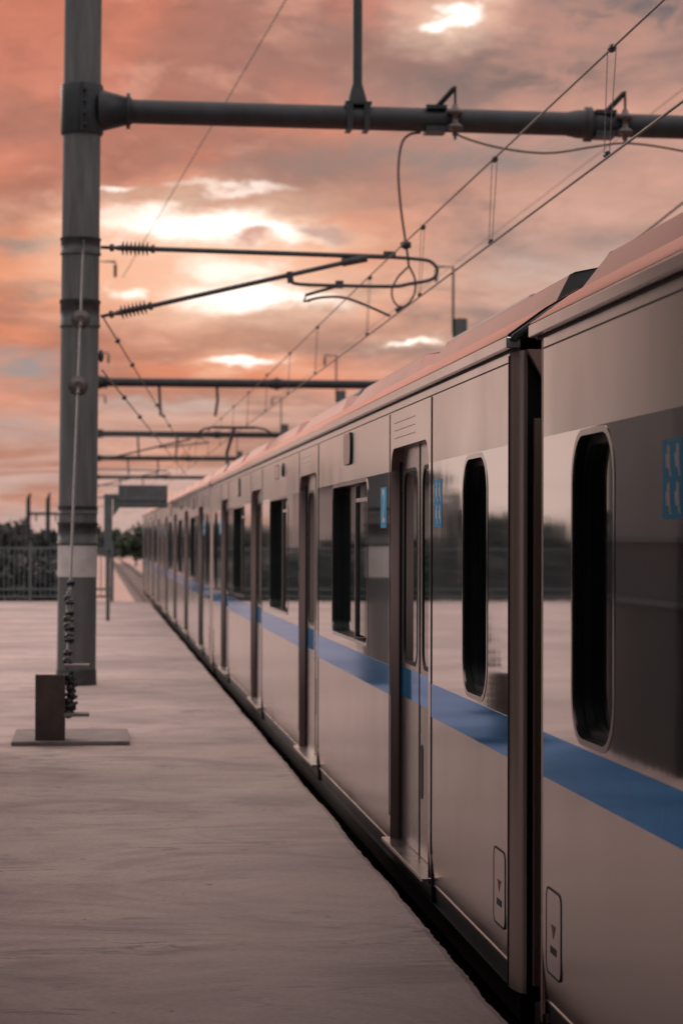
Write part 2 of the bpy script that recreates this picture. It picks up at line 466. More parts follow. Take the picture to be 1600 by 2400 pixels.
        q = mb(); q.box(.041, .06, d + DW - .016, d + DW + .002, .08, 1.93, 0); q.build('door_gasket', 'seam_shade', root)
        q = mb(); q.box(-.035, .051, d - .06, d + DW + .05, .078, .096, 0)
        q.build('door_sill', 'trim', root, bevel=.003)
        for r_ in range(3):
            q = mb(); q.box(-.001, .001, d + .42, d + 1.12, 1.985 + r_ * .036, 1.989 + r_ * .036, 0); q.build('vent_slot', 'pillar', root)
    # ---- vent above windows, side lamps, hatches
    for (a, c) in WINS[::2]:
        y = a + .74
        q = mb(); q.slab_x(rr(y, y + .34, 1.93, 2.10, .05, 5), -.014, .001, 0); v = q.build('air_vent', 'pillar', root)
        q = mb(); q.wall_x(rr(y - .003, y + .3, 1.927, 2.103, .05, 5)[6:20], -.0135, .0, 0); q.build('shaded_rim', 'seam_shade', v)  # near side of the vent painted dark, as turned from the light
    lo = rr(9.88, 10.20, 1.975, 2.085, .008, 3); li = rr(9.892, 10.188, 1.981, 2.079, .006, 3)
    q = mb(); q.frame_x(lo, li, -.0022, .001, 0); fr = q.build('destination_display', 'seam_shade', root)
    q = mb(); q.slab_x(li, -.0012, .001, 0); q.build('display_glass', 'steel', fr)
    q = mb(); q.lathe((-.018, 9.40, 2.03), (.001, 9.40, 2.03), [(0, .04), (.3, .05), (1, .055)], 18); q.build('side_lamp', 'grille', root)
    for y0 in (.06, PL - .29):
        lo = rr(y0, y0 + .23, .175, .443, .035, 5)
        li = rr(y0 + .007, y0 + .223, .182, .436, .03, 5)
        q = mb(); q.slab_x(li, -.0012, .001, 0); q.frame_x(lo, li, -.0022, .001, 1)
        h = q.build('access_hatch', ['steel', 'seam_shade'], root)
        ym = y0 + .115
        q = mb(); q.slab_x([(ym + .035, .335), (ym - .035, .335), (ym, .292)], -.0022, -.0012, 0); q.build('arrow_mark', 'red', h)
        q = mb(); q.box(-.0024, -.0012, ym - .045, ym + .045, .245, .268, 0); q.build('latch', 'black', h)
    # ---- people stickers
    for yc in (1.63, 18.07):
        q = mb(); q.box(-.0012, .0005, yc - .10, yc + .10, 1.567, 1.762, 0); st = q.build('sticker', 'sticker', root)
        for zz in (1.578, 1.671):
            for dy in (.045, -.045):
                y = yc + dy; q = mb()
                q.slab_x(rr(y - .018, y + .006, zz + .056, zz + .078, .008, 4), -.0020, -.0011, 0)
                q.slab_x([(y + .022, zz + .055), (y - .018, zz + .058), (y - .022, zz + .022), (y - .034, zz + .0), (y - .022, zz + .0), (y - .010, zz + .02), (y + .012, zz + .022)], -.0021, -.0010, 0)
                q.build('pictogram', 'white', st)
    # ---- coach number sticker
    q = mb(); q.box(-.0012, .0005, 3.31, 3.53, 1.570, 1.768, 0); st = q.build('number_sticker', 'sticker', root)
    cu = bpy.data.curves.new('number', 'FONT'); cu.body = '2'; cu.size = .235; cu.align_x = 'CENTER'; cu.align_y = 'CENTER'; cu.extrude = .0006
    to = bpy.data.objects.new('number', cu); COL.objects.link(to)
    dg = bpy.context.evaluated_depsgraph_get(); me = bpy.data.meshes.new_from_object(to.evaluated_get(dg))
    bpy.data.objects.remove(to)
    rot = Matrix(((0, 0, -1, 0), (-1, 0, 0, 0), (0, 1, 0, 0), (0, 0, 0, 1)))
    me.transform(Matrix.Translation(Vector((-.0019, 3.42, 1.668)) + Vector(OFF)) @ rot)
    me.materials.clear(); me.materials.append(M['white'])
    o = bpy.data.objects.new('number', me); COL.objects.link(o); o.parent = st
    return root

car = make_car()
car['label'] = 'stainless train car with the blue number 2 sticker, second from the right edge'
CARS = [car]
for k, lab in ((-1, 'nearest stainless train car, cut off by the right edge of the photo'),
               (1, 'third stainless train car along the platform, carrying the raised pantograph'),
               (2, 'farthest stainless train car, partly behind the grey platform sign')):
    c = copy_tree(car); c.location = (XS + W / 2, Y2 + k * PITCH + PL / 2, RAILZ); c['label'] = lab; CARS.append(c)
# the numeral belongs to the second car only
for c in CARS[1:]:
    for ch in list(c.children):
        if ch.name.startswith('number_sticker'):
            for g in list(ch.children): bpy.data.objects.remove(g)
            bpy.data.objects.remove(ch)
# pantograph on the third car
car3 = CARS[2]
def ploc(x, y, z): return Vector((x - (XS + W / 2), y - (Y2 + PITCH + PL / 2), z - RAILZ))
PY = 46.8; ZC = 1.515 + 2.27
q = MB()
q.tube([ploc(2.05, PY, ZC - .14), ploc(2.2, PY, ZC - .04), ploc(2.4, PY, ZC), ploc(3.25, PY, ZC), ploc(3.45, PY, ZC - .04), ploc(3.6, PY, ZC - .14)], .022, 6)
q.tube([ploc(2.4, PY + .3, ZC), ploc(3.25, PY + .3, ZC)], .022, 6)
for x in (2.5, 3.15): q.tube([ploc(x, PY, ZC), ploc(x, PY + .3, ZC)], .015, 6)
q.tube([ploc(2.82, PY + .15, ZC - .03), ploc(2.72, PY + 1.0, 2.95 + .35), ploc(2.7, PY + .2, 2.75)], .035, 6)
q.box(*[t for ab in zip(ploc(2.4, PY - .4, 2.60), ploc(3.0, PY + .9, 2.72)) for t in ab])
for x in (2.45, 2.95):
    for y in (PY - .3, PY + .8): q.lathe(ploc(x, y, 2.5), ploc(x, y, 2.62), [(0, .05), (.2, .08), (.4, .05), (.6, .08), (.8, .05), (1, .05)], 10)
q.build('pantograph', 'beam', car3)

# ------------------------------------------------------------------ platform and ground
PX = 1.30; PEND = 56.0
def platform():
    q = MB(); ys = []; y = -40.0
    while y < PEND: ys.append(y); y += .04 if 5 < y < 22 else .5
    ys.append(PEND)
    xs = []
    w = 0
    for i, y in enumerate(ys):
        w = w * .8 + random.gauss(0, .0016)
        xs.append(PX + w + .004 * math.sin(y * 2.1) + (random.gauss(0, .0016) if y < 22 else 0) - (max(0, y - 54.6) ** 2) * .35)
    vs = []
    for x, y in zip(xs, ys): vs += [(-9.5, y, 0), (x - .03, y, 0), (x, y, -.012), (x, y, -.25), (x - .1, y, -1.3)]
    n = len(ys)
    fs = [(5 * i + k, 5 * i + k + 1, 5 * i + 5 + k + 1, 5 * i + 5 + k) for i in range(n - 1) for k in range(4)]
    q.add(vs, fs)
    q.add([(-9.5, PEND, 0), (xs[-1] - .03, PEND, 0), (xs[-1] - .03, PEND, -1.3), (-9.5, PEND, -1.3)], [(0, 1, 2, 3)])
    q.add([(-9.5, -40, 0), (-9.5, PEND, 0), (-9.5, PEND, -1.3), (-9.5, -40, -1.3)], [(0, 1, 2, 3)])
    tag(q.build('platform', 'concrete'), kind='structure')
platform()
q = MB(); q.add([(-2500, -600, -1.42), (2500, -600, -1.42), (2500, 4500, -1.42), (-2500, 4500, -1.42)], [(0, 1, 2, 3)])
tag(q.build('ground', 'ground'), kind='structure')
q = MB(); q.prism_y([(-4.6, -1.41), (-4.2, -1.28), (11.6, -1.28), (12.4, -1.41)], 56.1, 375, 0)
q.prism_y([(1.22, -1.41), (1.22, -1.28), (11.6, -1.28), (12.4, -1.41)], -60, 56.1, 0)
tag(q.build('ballast_bed', 'ballast'), kind='structure')
for xc, y0 in ((2.8, -60), (7.0, -60), (-1.6, 57)):
    q = MB()
    for s in (-.5335, .5335):
        x = xc + s
        q.box(x - .034, x + .034, y0, 370, RAILZ - .04, RAILZ, 0); q.box(x - .009, x + .009, y0, 370, RAILZ - .14, RAILZ - .04, 0)
        q.box(x - .065, x + .065, y0, 370, RAILZ - .16, RAILZ - .14, 0)
    y = y0
    while y < 260: q.box(xc - 1.0, xc + 1.0, y, y + .22, -1.29, RAILZ - .161, 1); y += .62
    tag(q.build('railway_track', ['rail', 'sleeper']), kind='structure')

# ------------------------------------------------------------------ catenary portals
YP = atz(179, 1605).y
PB = atz(179, 1605)
def P1(px, py, dy=0.0): return at(px, py, YP + dy)
def D1(px, py, dy=0.0): return at(px / .98, py / .98, YP + dy)
RP = .2
HB = D1(700, 262).z                    # beam axis height
XR = 10.7
def portal_base(root, top, basez, lean):
    b0 = Vector((0, 0, basez)); t0 = Vector((lean, 0, top))
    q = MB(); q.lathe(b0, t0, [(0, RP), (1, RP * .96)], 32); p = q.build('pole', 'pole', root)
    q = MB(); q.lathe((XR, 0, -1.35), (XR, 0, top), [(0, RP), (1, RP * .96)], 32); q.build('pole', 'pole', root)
    return p
def beam_parts(root, xl, z, tilt=0.0):
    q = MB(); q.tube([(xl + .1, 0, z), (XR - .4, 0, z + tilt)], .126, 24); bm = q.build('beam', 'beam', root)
    for x0, sg in ((xl, 1), (XR, -1)):
        zz = z if sg > 0 else z + tilt
        q = MB(); q.lathe((x0 + sg * .17, 0, zz), (x0 + sg * .52, 0, zz), [(0, .215), (.1, .215), (.82, .15), (.82, .185), (.93, .185), (.93, .15), (1, .13)], 24)
        q.lathe((x0, 0, zz - .26), (x0, 0, zz + .26), [(0, .212), (.04, .222), (.96, .222), (1, .212)], 32)
        q.box(x0 - .012, x0 + .012, -.26, -.2, zz - .25, zz + .25)
        for k in range(4): q.lathe((x0 + sg * .03, -.27, zz - .18 + k * .12), (x0 + sg * .03, -.2, zz - .18 + k * .12), [(0, .018), (1, .018)], 8)
        q.build('saddle_clamp', 'beam', root)
    xm = (xl + XR) / 2
    q = MB(); q.lathe((xm - .22, 0, z + tilt / 2), (xm + .22, 0, z + tilt / 2), [(0, .128), (.25, .15), (.42, .15), (.42, .185), (.58, .185), (.58, .15), (.75, .15), (1, .128)], 24)
    q.build('joint_flange', 'beam', bm)
    return bm
TOPZ = 1.515 + 6.4; LZ = 1.515 + 7.9
def feeder_bracket(root, x, sg):
    q = MB()
    q.tube([(x + sg * .16, 0, TOPZ - .7), (x + sg * .22, 0, TOPZ - .4), (x + sg * .22, 0, LZ), (x + sg * .72, 0, LZ)], .035, 8)
    b_ = q.build('feeder_bracket', 'beam', root)
    q = MB(); xi = x + sg * .72
    q.lathe((xi, 0, LZ - .45), (xi, 0, LZ), [(0, .02), (.1, .06), (.2, .03), (.3, .07), (.4, .03), (.5, .07), (.6, .03), (.7, .07), (.8, .03), (1, .02)], 12)
    q.build('insulator', 'porcelain', b_)

# main portal beside the platform
main = empty('catenary_portal', (PB.x, PB.y, 0), 'nearest round concrete catenary pole with thick beam reaching over the train', 'catenary mast', 'overhead line portals')
topc = D1(191.5, 0)
lean = (topc.x - PB.x) / topc.z * TOPZ
pole = portal_base(main, TOPZ, 0, lean)
def L(p): return Vector(p) - Vector((PB.x, PB.y, 0))
def polex(z): return lean * z / TOPZ
zbl = L(D1(191, 245)).z; bx = polex(zbl)
zr = L(D1(1568, 292)); zl_ = L(D1(330, 257))
slope = (zr.z - zl_.z) / (zr.x - zl_.x)
zleft = zl_.z - slope * (zl_.x - bx)
beam = beam_parts(main, bx, zleft, slope * (XR - bx))
def bz(x): return zleft + slope * (x - bx)
feeder_bracket(main, bx + .02, 1); feeder_bracket(main, XR, -1)
for y0, y1, r_ in ((548, 586, .012), (690, 752, .012), (1163, 1180, .008), (1200, 1250, .012)):
    z0 = L(D1(190, y1)).z; z1 = L(D1(190, y0)).z
    q = MB(); q.lathe((polex(z0), 0, z0), (polex(z1), 0, z1), [(0, RP + r_), (.12, RP + r_), (.12, RP + .004), (.88, RP + .004), (.88, RP + r_), (1, RP + r_)], 32)
    q.build('clamp_band', 'band', main)
z0 = L(D1(180, 1325)).z; z1 = L(D1(180, 1253)).z
q = MB(); q.lathe((polex(z0), 0, z0), (polex(z1), 0, z1), [(0, RP + .003), (1, RP + .003)], 32); q.build('pale_band', 'polepale', main)
q = MB(); q.lathe((0, 0, 0), (0, 0, .16), [(0, RP + .012), (1, RP + .006)], 32); q.build('base_collar', 'band', main)
# upright post on the beam
xp = L(D1(820, 250)).x
q = MB(); q.tube([(xp, 0, bz(xp) + .15), (xp, 0, bz(xp) + .2), (xp, 0, bz(xp) + .36), (xp, 0, LZ + .1)], [.105, .10, .052, .048], 16)
q.box(xp - .14, xp + .14, -.13, .13, bz(xp) + .125, bz(xp) + .155)
for s in (-.09, .09): q.box(xp + s - .03, xp + s + .03, -.145, .145, bz(xp) - .14, bz(xp) + .13)
q.tube([(xp, 0, LZ - .05), (xp + .5, 0, LZ - .05)], .03, 8)
q.build('beam_post', 'beam', main)
# hanging insulators on the beam
def beam_insulator(px):
    x = L(at(px, 270, YP)).x; z = bz(x)
    q = MB()
    q.tube([(x - .2, 0, z + .10), (x - .02, -.16, z + .30), (x, -.17, z + .31)], .03, 8)
    q.tube([(x, -.17, z + .33), (x, -.17, z - .23)], .014, 8)
    q.box(x - .30, x - .08, -.14, .14, z - .14, z - .08); q.box(x - .30, x - .08, -.14, .14, z + .1, z + .14)
    br = q.build('insulator_bracket', 'beam', beam)
    q = MB(); q.lathe((x, -.17, z + .14), (x, -.17, z - .19), [(0, .025), (.12, .04), (.22, .085), (.3, .085), (.33, .035), (.6, .035), (.68, .085), (.78, .085), (.82, .03), (1, .03)], 16)
    q.build('insulator', 'porcelain', beam)
for px in (1060, 1455): beam_insulator(px)
# cantilever
ZF = -.0
def CT(px, py): return L(D1(px, py, 0))
def put(q, name, mat, par): return q.build(name, mat, par)
q = MB()
q.tube(arc([CT(352, 572), CT(620, 580), CT(880, 590), CT(965, 596), CT(990, 602), CT(1003, 618), CT(998, 636), CT(980, 645), CT(940, 652), CT(900, 658), CT(780, 656), CT(690, 653), CT(668, 646), CT(664, 634)], 5), .019, 8)
q.tube([CT(352, 572), CT(885, 590)], .027, 10)
q.tube([CT(342, 704), CT(810, 599)], .026, 10)
q.tube([CT(785, 603), CT(842, 592)], .045, 8)
q.tube([CT(664, 624), CT(668, 650)], .034, 8)
q.box(*[t for ab in zip(CT(770, 662) - Vector((0, .03, 0)), CT(788, 645) + Vector((0, .03, 0))) for t in ab])
q.box(*[t for ab in zip(CT(880, 592) - Vector((0, .03, 0)), CT(908, 578) + Vector((0, .03, 0))) for t in ab])
cant = q.build('cantilever', 'galv', main)
q = MB(); q.tube([CT(782, 655), CT(702, 678), CT(698, 692), CT(712, 690)], .017, 8)
q.tube(arc([CT(706, 690), CT(740, 683), CT(785, 683), CT(830, 697), CT(896, 726)], 5), .014, 8)
q.build('steady_arm', 'galv', cant)
def rod_ins(a, c, name):
    a = CT(*a); c = CT(*c); pr = [(0, .018), (.16, .018), (.17, .04), (.24, .04), (.25, .018), (.34, .03)]
    for k in range(7):
        t = .38 + k * .075; pr += [(t, .028), (t + .028, .075), (t + .04, .075), (t + .05, .028)]
    pr += [(.93, .03), (.94, .045), (1, .045)]
    q = MB(); q.lathe(a, c, pr, 14); q.build(name, 'porcelain', cant)
rod_ins((232, 568), (356, 572), 'rod_insulator'); rod_ins((232, 727), (350, 702), 'rod_insulator')
# cable on the beam, jumper
q = MB(); q.tube(arc([L(P1(p, y, -.2)) for p, y in ((1066, 312), (1090, 324), (1150, 342), (1230, 356), (1300, 358), (1390, 344), (1455, 336), (1530, 342), (1640, 362))], 5), .011, 6)
tag(q.build('beam_cable', 'wire', beam))
jump = empty('jumper_cable', P1(953, 575), 'thin black jumper cable looping down from the thick beam to the contact wire', 'cable')
def J(p, y, dy=0): return P1(p, y, dy) - P1(953, 575)
q = MB(); q.tube(arc([J(985, 311), J(958, 316), J(940, 340), J(933, 400), J(938, 480), J(949, 560), J(955, 600), J(957, 622)], 5), .013, 6)
q.tube(arc([J(957, 622), J(972, 655), J(970, 690), J(955, 712), J(937, 722)], 5), .011, 6)
q.tube(arc([J(957, 625), J(932, 650), J(918, 680), J(922, 705), J(937, 722)], 5), .011, 6)
q.build('cable', 'wire', jump)
q = MB(); q.lathe(J(938, 574), J(962, 574), [(0, .025), (.4, .05), (1, .035)], 10); q.build('clamp', 'beam', jump); q = MB(); q.lathe(J(928, 730), J(942, 720), [(0, .03), (1, .03)], 8); q.build('clamp', 'beam', jump)

# far portals: one copied
far = empty('catenary_portal', (PB.x, 66, 0), 'second catenary portal down the line, beam just above the train roof', 'catenary mast', 'overhead line portals')
portal_base(far, TOPZ, -1.35, .03)
beam_parts(far, .02, HB)
for x, sg in ((.02, 1), (XR, -1)): feeder_bracket(far, x, sg)
for x in (2.0, 3.65):
    q = MB(); q.tube([(x, 0, HB - .1), (x + .02, 0, HB - .5), (x - .05 + .1 * (x < 3), 0, HB - .95)], .04, 8); q.build('drop_post', 'beam', far)
q = MB()
q.tube([(.2, 0, 1.515 + 2.95), (3.2, 0, 1.515 + 2.9)], .027, 8); q.tube([(.2, 0, 1.515 + 2.2), (2.9, 0, 1.515 + 2.85)], .026, 8)
q.tube([(3.2, 0, 1.515 + 2.9), (3.4, 0, 1.515 + 2.75), (2.0, 0, 1.515 + 2.6)], .019, 8)
q.build('cantilever', 'galv', far)
for Y, lab in ((98.5, 'third catenary portal, its thin beam below the second beam'),
               (128, 'fourth catenary portal, its beam seen just over the far car roofs'),
               (168, 'farthest catenary portal, a faint thin beam low over the tracks')):
    c = copy_tree(far); c.location.y = Y; c['label'] = lab

# ------------------------------------------------------------------ overhead wires
ML, MZ, CL, CZ = 3.05, 1.515 + 2.93, 3.02, 1.515 + 2.275
ov = empty('overhead_line', (3.0, YP, CZ), 'twin overhead wires above the train, messenger and contact wire with droppers', 'overhead wire')
def V(x, y, z): return Vector((x, y, z)) - ov.location
q = MB(); q.tube([V(ML, y, MZ + .02 * math.cos((y - YP) / 42 * 2 * math.pi)) for y in range(2, 260, 6)], .0085, 6); q.build('messenger_wire', 'wire', ov)
q = MB(); q.tube([V(CL, y, CZ) for y in range(2, 260, 6)], .0085, 6); q.build('contact_wire', 'wire', ov)
for y in [9.4, 13.45, 17.5, 21.4, 25.6, 31.7, 36.2, 41, 46, 51, 56, 62, 70, 75, 80, 86]:
    q = MB()
    for dy in (-.12, .12): q.tube([V(ML, y + dy, MZ), V(CL, y + dy * .6, CZ + .02)], .0028, 5)
    d = q.build('dropper', 'wire', ov)
    q = MB(); q.lathe(V(ML, y - .04, MZ), V(ML, y + .04, MZ), [(0, .016), (.3, .026), (.7, .026), (1, .016)], 10); q.build('clamp', 'wire', d); q = MB(); q.lathe(V(CL, y - .03, CZ + .02), V(CL, y + .03, CZ + .02), [(0, .018), (1, .018)], 8)
    q.build('clamp', 'wire', d)
def wire(name, pts, r, label, dots=()):
    o = empty(name, pts[0], label, 'overhead wire')
    p0 = Vector(pts[0]); q = MB(); q.tube([Vector(p) - p0 for p in pts], r, 6); q.build('wire', 'wire', o)
    for p in dots:
        d = Vector(p) - p0
        q = MB(); q.lathe(d - Vector((0, .03, 0)), d + Vector((0, .03, 0)), [(0, .02), (.5, .034), (1, .02)], 10); q.build('clamp', 'wire', o)
pA0 = at(243, 745, YP + .3); pA1 = Vector((3.0, 72, 1.515 + 2.4))
wire('anchor_wire', [pA0, pA1], .009, 'slanting wire with small clamps running from the lower cantilever foot down to the right', [pA0.lerp(pA1, t) for t in (.06, .14, .34, .42, .5)])
pB0 = at(240, 868, YP + .3); pB1 = Vector((3.0, 74, 1.515 + 1.95))
wire('anchor_wire', [pB0, pB1], .009, 'lower slanting wire leaving the nearest pole beside its small round insulator', [pB0.lerp(pB1, t) for t in (.1, .2, .33)])
fa = Vector((PB.x + .95, 66, LZ - .45)); fb = Vector((3.2, YP, LZ - .1)); fb2 = fb + (fb - fa) * .5
wire('feeder_wire', [fa, fb2], .010, 'single thin wire slanting across the sky from the pole to the top edge')
wire('feeder_wire', [(7.0, 10, 6.53), (7.0, 27, 5.57), (7.0, 32.3, 5.27), (7.0, 60, 3.8)], .016, 'wire just above the nearest car roof at the right edge')
wire('feeder_wire', [(9.95, 2, LZ - .2), (9.95, 180, LZ - .2)], .008, 'faint thin wire in the upper right corner behind the overhead wires')

# small round insulator on the hidden side of the pole
q = MB(); p = at(237, 834, YP + .1); q.lathe(p - Vector((.03, 0, 0)), p + Vector((.03, 0, 0)), [(0, .03), (.3, .07), (.7, .07), (1, .03)], 16)
q.tube([Vector((PB.x + .19, YP + .1, p.z)), p], .02, 6)
o = q.build('side_insulator', 'porcelain', main); o.location = -Vector((PB.x, PB.y, 0))

# ------------------------------------------------------------------ stay wire and its anchor stand
sb = atz(165, 1745)
anchor = empty('stay_anchor', (sb.x, sb.y, 0), 'rusty steel stand on a flat base plate in front of the concrete pole', 'anchor stand')
k_ = sb.y / F
def S(px, py, dy=0): return at(px, py, sb.y + dy) - Vector((sb.x, sb.y, 0))
q = MB(); xa = S(28, 1750).x; xb = S(304, 1750).x
q.box(xa, xb, -.10, 1.02, .002, .032); q.build('base_plate', 'plate', anchor, bevel=.004)
x0 = S(83, 1700).x; x1 = S(153, 1700).x; zt = S(100, 1582).z
q = MB()
q.box(x0, x1, -.02, -.008, .033, zt); q.box(x0, x0 + .014, -.008, .14, .033, zt); q.box(x1 - .014, x1, -.008, .14, .033, zt); q.box(x0 + .014, x1 - .014, .06, .072, .033, zt)
q.build('upright', 'upright', anchor, bevel=.002)
for ya, yb, dy in ((1555, 1570, .12), (1668, 1683, .05)):
    zc = S(180, (ya + yb) / 2).z
    q = MB(); q.box(x1 - .01, S(210, 1600).x, dy - .08, dy + .1, zc - .012, zc + .012); q.build('shelf_plate', 'plate', anchor, bevel=.002)
q = MB()
xc = S(163, 1600).x
for i in range(7):
    z = S(163, 1672 - i * 14).z
    q.lathe((xc + random.uniform(-.02, .02) - .02, .06, z), (xc + random.uniform(-.01, .03) + .03, .09, z + random.uniform(-.02, .02)), [(0, .018), (.3, .04), (.7, .035), (1, .016)], 8)
    q.tube([(xc + random.uniform(-.03, .0), .05, z), (xc + random.uniform(.02, .06), .09, z + .03)], .013, 6)
q.build('shackle', 'black', anchor)
sw0 = at(158, 1566, sb.y + .1); sw1 = D1(193, 552, -.24)
stay = empty('stay_wire', sw0, 'thin stay wire with two round insulators running up the front of the nearest pole', 'cable')
def Q(t): return (sw1 - sw0) * t
q = MB(); q.tube([Q(0), Q(1)], .011, 8); q.build('wire', 'galv', stay)
def tpy(py): return min(((abs((lambda d: 1200 + F * -( (MW.transposed() @ d).y / (MW.transposed() @ d).z) * -1)(sw0 + Q(t / 400) - EYE) - py)), t / 400) for t in range(401))[1]
def pix(p):
    d = MW.transposed() @ (p - EYE); return (800 + F * d.x / -d.z, 1200 - F * d.y / -d.z)
def tpy(py): return min((abs(pix(sw0 + Q(t / 400))[1] - py), t / 400) for t in range(401))[1]
dirw = (sw1 - sw0).normalized()
for py in (735 / .98, 886 / .98):
    c = Q(tpy(py))
    q = MB(); q.lathe(c - Vector((0, .035, 0)), c + Vector((0, .035, 0)), [(0, .04), (.05, .06), (.3, .06), (.31, .092), (.6, .092), (.7, .07), (1, .04)], 24)
    q.tube([c - dirw * .16, c + dirw * .16], .02, 8)
    q.build('insulator', 'porcelain', stay)
q = MB()
for py in (1370, 1402, 1412, 1440, 1452, 1468, 1475, 1490, 1500, 1530, 1548):
    c = Q(tpy(py)); e = Vector((random.uniform(-.02, .02), 0, 0))
    q.lathe(c - dirw * .02 + e, c + dirw * .022 + e, [(0, .012), (.3, .032), (.7, .032), (1, .012)], 8)
    q.tube([c + Vector((-.03, -.02, 0)), c + Vector((.035, -.02, random.uniform(-.02, .02)))], .012, 6)
for s in (-.018, .018): q.tube([Q(tpy(1500)) + Vector((s, 0, 0)), Q(tpy(1385)) + Vector((s, 0, 0))], .007, 6)
q.build('turnbuckle', 'black', stay)

# ------------------------------------------------------------------ platform sign, fence
sp = atz(253, 1455); sign = empty('platform_sign', (sp.x, sp.y, 0), 'grey sign board on a bracket post at the platform end', 'sign')
def G(px, py): return at(px, py, sp.y) - Vector((sp.x, sp.y, 0))
zt = G(255, 1158).z; xl = G(278, 1150).x; xr = 1.335 - sp.x; z0 = G(300, 1190).z; z1 = G(300, 1137).z
q = MB(); q.tube([(0, 0, 0), (0, 0, G(255, 1290).z)], .036, 12); q.box(-.075, .075, -.07, .07, G(255, 1290).z, zt)
q.build('post', 'fence', sign)
q = MB(); q.box(-.05, xl + .05, -.04, .04, zt - .09, zt - .01)
q.add([(.09, -.02, zt - .09), (.32, -.02, zt - .09), (.09, -.02, zt - .42), (.09, .02, zt - .09), (.32, .02, zt - .09), (.09, .02, zt - .42)], [(0, 1, 2), (5, 4, 3), (1, 4, 5, 2), (0, 3, 4, 1), (0, 2, 5, 3)])
q.build('bracket', 'fence', sign)
q = MB(); q.box(xl, xr, -.05, .0, z0, z1); bd = q.build('board', 'signback', sign, bevel=.006)
zm = z0 + (z1 - z0) * .42
q = MB(); q.box(xl, xr, -.075, -.051, zm - .035, zm + .035); q.box(xl + .11, xl + .16, -.065, -.051, z0 + .01, z1 - .01); q.box(xr - .18, xr - .13, -.065, -.051, z0 + .01, z1 - .01)
q.build('stiffener', 'fence', bd)

fx0, fx1, FY, FH = -9.3, .42, 55.6, 1.33
fen = empty('platform_fence', (0, FY, 0), 'grey steel bar fence closing the far end of the platform', 'fence')
n = 5; w = (fx1 - fx0) / n
for i in range(n + 1):
    x = fx0 + i * w
    q = MB(); q.box(x - .04, x + .04, -.04, .04, 0, FH + .05); q.build('post', 'fence', fen)
    if i < n:
        q = MB()
        for z in (.12, .30, FH - .05): q.box(x + .04, x + w - .04, -.02, .02, z - .025, z + .025)
        y = x + .12
        while y < x + w - .08: q.box(y - .011, y + .011, -.011, .011, .145, FH - .075); y += .12
        q.build('railing_panel', 'fence', fen)

# ------------------------------------------------------------------ vegetation
def leaf_cloud(q, c, rad, clumps, per, size, rnd, mi=0):
    for _ in range(clumps):
        while True:
            d = Vector((rnd.uniform(-1, 1), rnd.uniform(-1, 1), rnd.uniform(-1, 1)))
            if d.length < 1: break
        cc = Vector(c) + Vector((d.x * rad[0], d.y * rad[1], d.z * rad[2]))
        cr = rnd.uniform(.2, .42) * min(rad)
        for _ in range(per):
            p = cc + Vector((rnd.gauss(0, 1), rnd.gauss(0, 1), rnd.gauss(0, .8))) * cr * .6
            a = Vector((rnd.gauss(0, 1), rnd.gauss(0, 1), rnd.gauss(0, 1))).normalized(); b_ = a.orthogonal().normalized()
            s = size * rnd.uniform(.6, 1.5)
            q.add([p - a * s, p + b_ * s * .6, p + a * s, p - b_ * s * .6], [(0, 1, 2, 3)], mi)
def tree(name, x, y, h, wd, label, group, mat='leafdark', seed=0, size=.22, cl=34, per=34):
    rnd = random.Random(seed); g0 = -1.42
    o = empty(name, (x, y, g0), label, 'tree', group)
    q = MB(); q.tube([(0, 0, 0), (.05 * h * .1, 0, h * .35), (0, .1, h * .7)], [.03 * h, .022 * h, .008 * h], 8)
    for k in range(4):
        a = rnd.uniform(0, 6.28); q.tube([(0, 0, h * (.3 + .08 * k)), (math.cos(a) * wd * .3, math.sin(a) * wd * .3, h * (.55 + .07 * k))], [.012 * h, .005 * h], 6)
    q.build('trunk', 'bark', o)
    q = MB(); leaf_cloud(q, (0, 0, h * .64), (wd * .5, wd * .5, h * .36), cl, per, size, rnd); q.build('crown', mat, o)
# bushes right behind the fence
for i, (x, y, h, wd, lab) in enumerate(((-1.5, 60.5, 2.55, 2.0, 'dark bush behind the fence left of the concrete pole'),
                                        (-2.9, 61.0, 2.7, 2.0, 'dark bush behind the fence at the left edge of the photo'),
      *[(-4.6 - 1.7 * k, 60.5 + .4 * (k % 2), 2.95, 2.5, 'dark bush in the row behind the fence, outside the left edge of the photo') for k in range(5)])):
    rnd = random.Random(40 + i); o = empty('bush', (x, y, -1.42), lab, 'bush', 'bushes behind the fence')
    q = MB(); q.tube([(0, 0, 0), (0, 0, h * .5)], [.06, .03], 6); q.build('stem', 'bark', o)
    q = MB(); leaf_cloud(q, (0, 0, h * .52), (wd * .5, wd * .5, h * .48), 46, 60, .10, rnd); q.build('foliage', 'leafdark', o)
# trees: two the photo shows, others stand left of the frame where the polished belt mirrors them
tree('tree', 4.2, 235, 3.9, 6.5, 'rounded dark tree left of the last train car, behind the track', 'trees beyond the platform', 'leaf', 3, .3)
tree('tree', -7.5, 190, 4.2, 5.5, 'low dark tree on the skyline at the left edge', 'trees beyond the platform', 'leafdark', 4, .3)
tree('tree', -3.2, 205, 3.4, 5.0, 'low dark tree between the two steel masts', 'trees beyond the platform', 'leafdark', 5, .3)
for i, (x, y, h, wd) in enumerate(((-16, 120, 5.2, 5), (-21.5, 128, 4.4, 6), (-13, 150, 4.6, 6), (-29, 130, 5.6, 7), (-36, 140, 5, 7), (-24, 160, 5, 8))):
    tree('tree', x, y, h, wd, 'dark tree outside the left edge of the photo, mirrored in the train side', 'trees beyond the platform', 'leafdark', 10 + i, .28, 26, 26)
rnd = random.Random(99); q = MB()
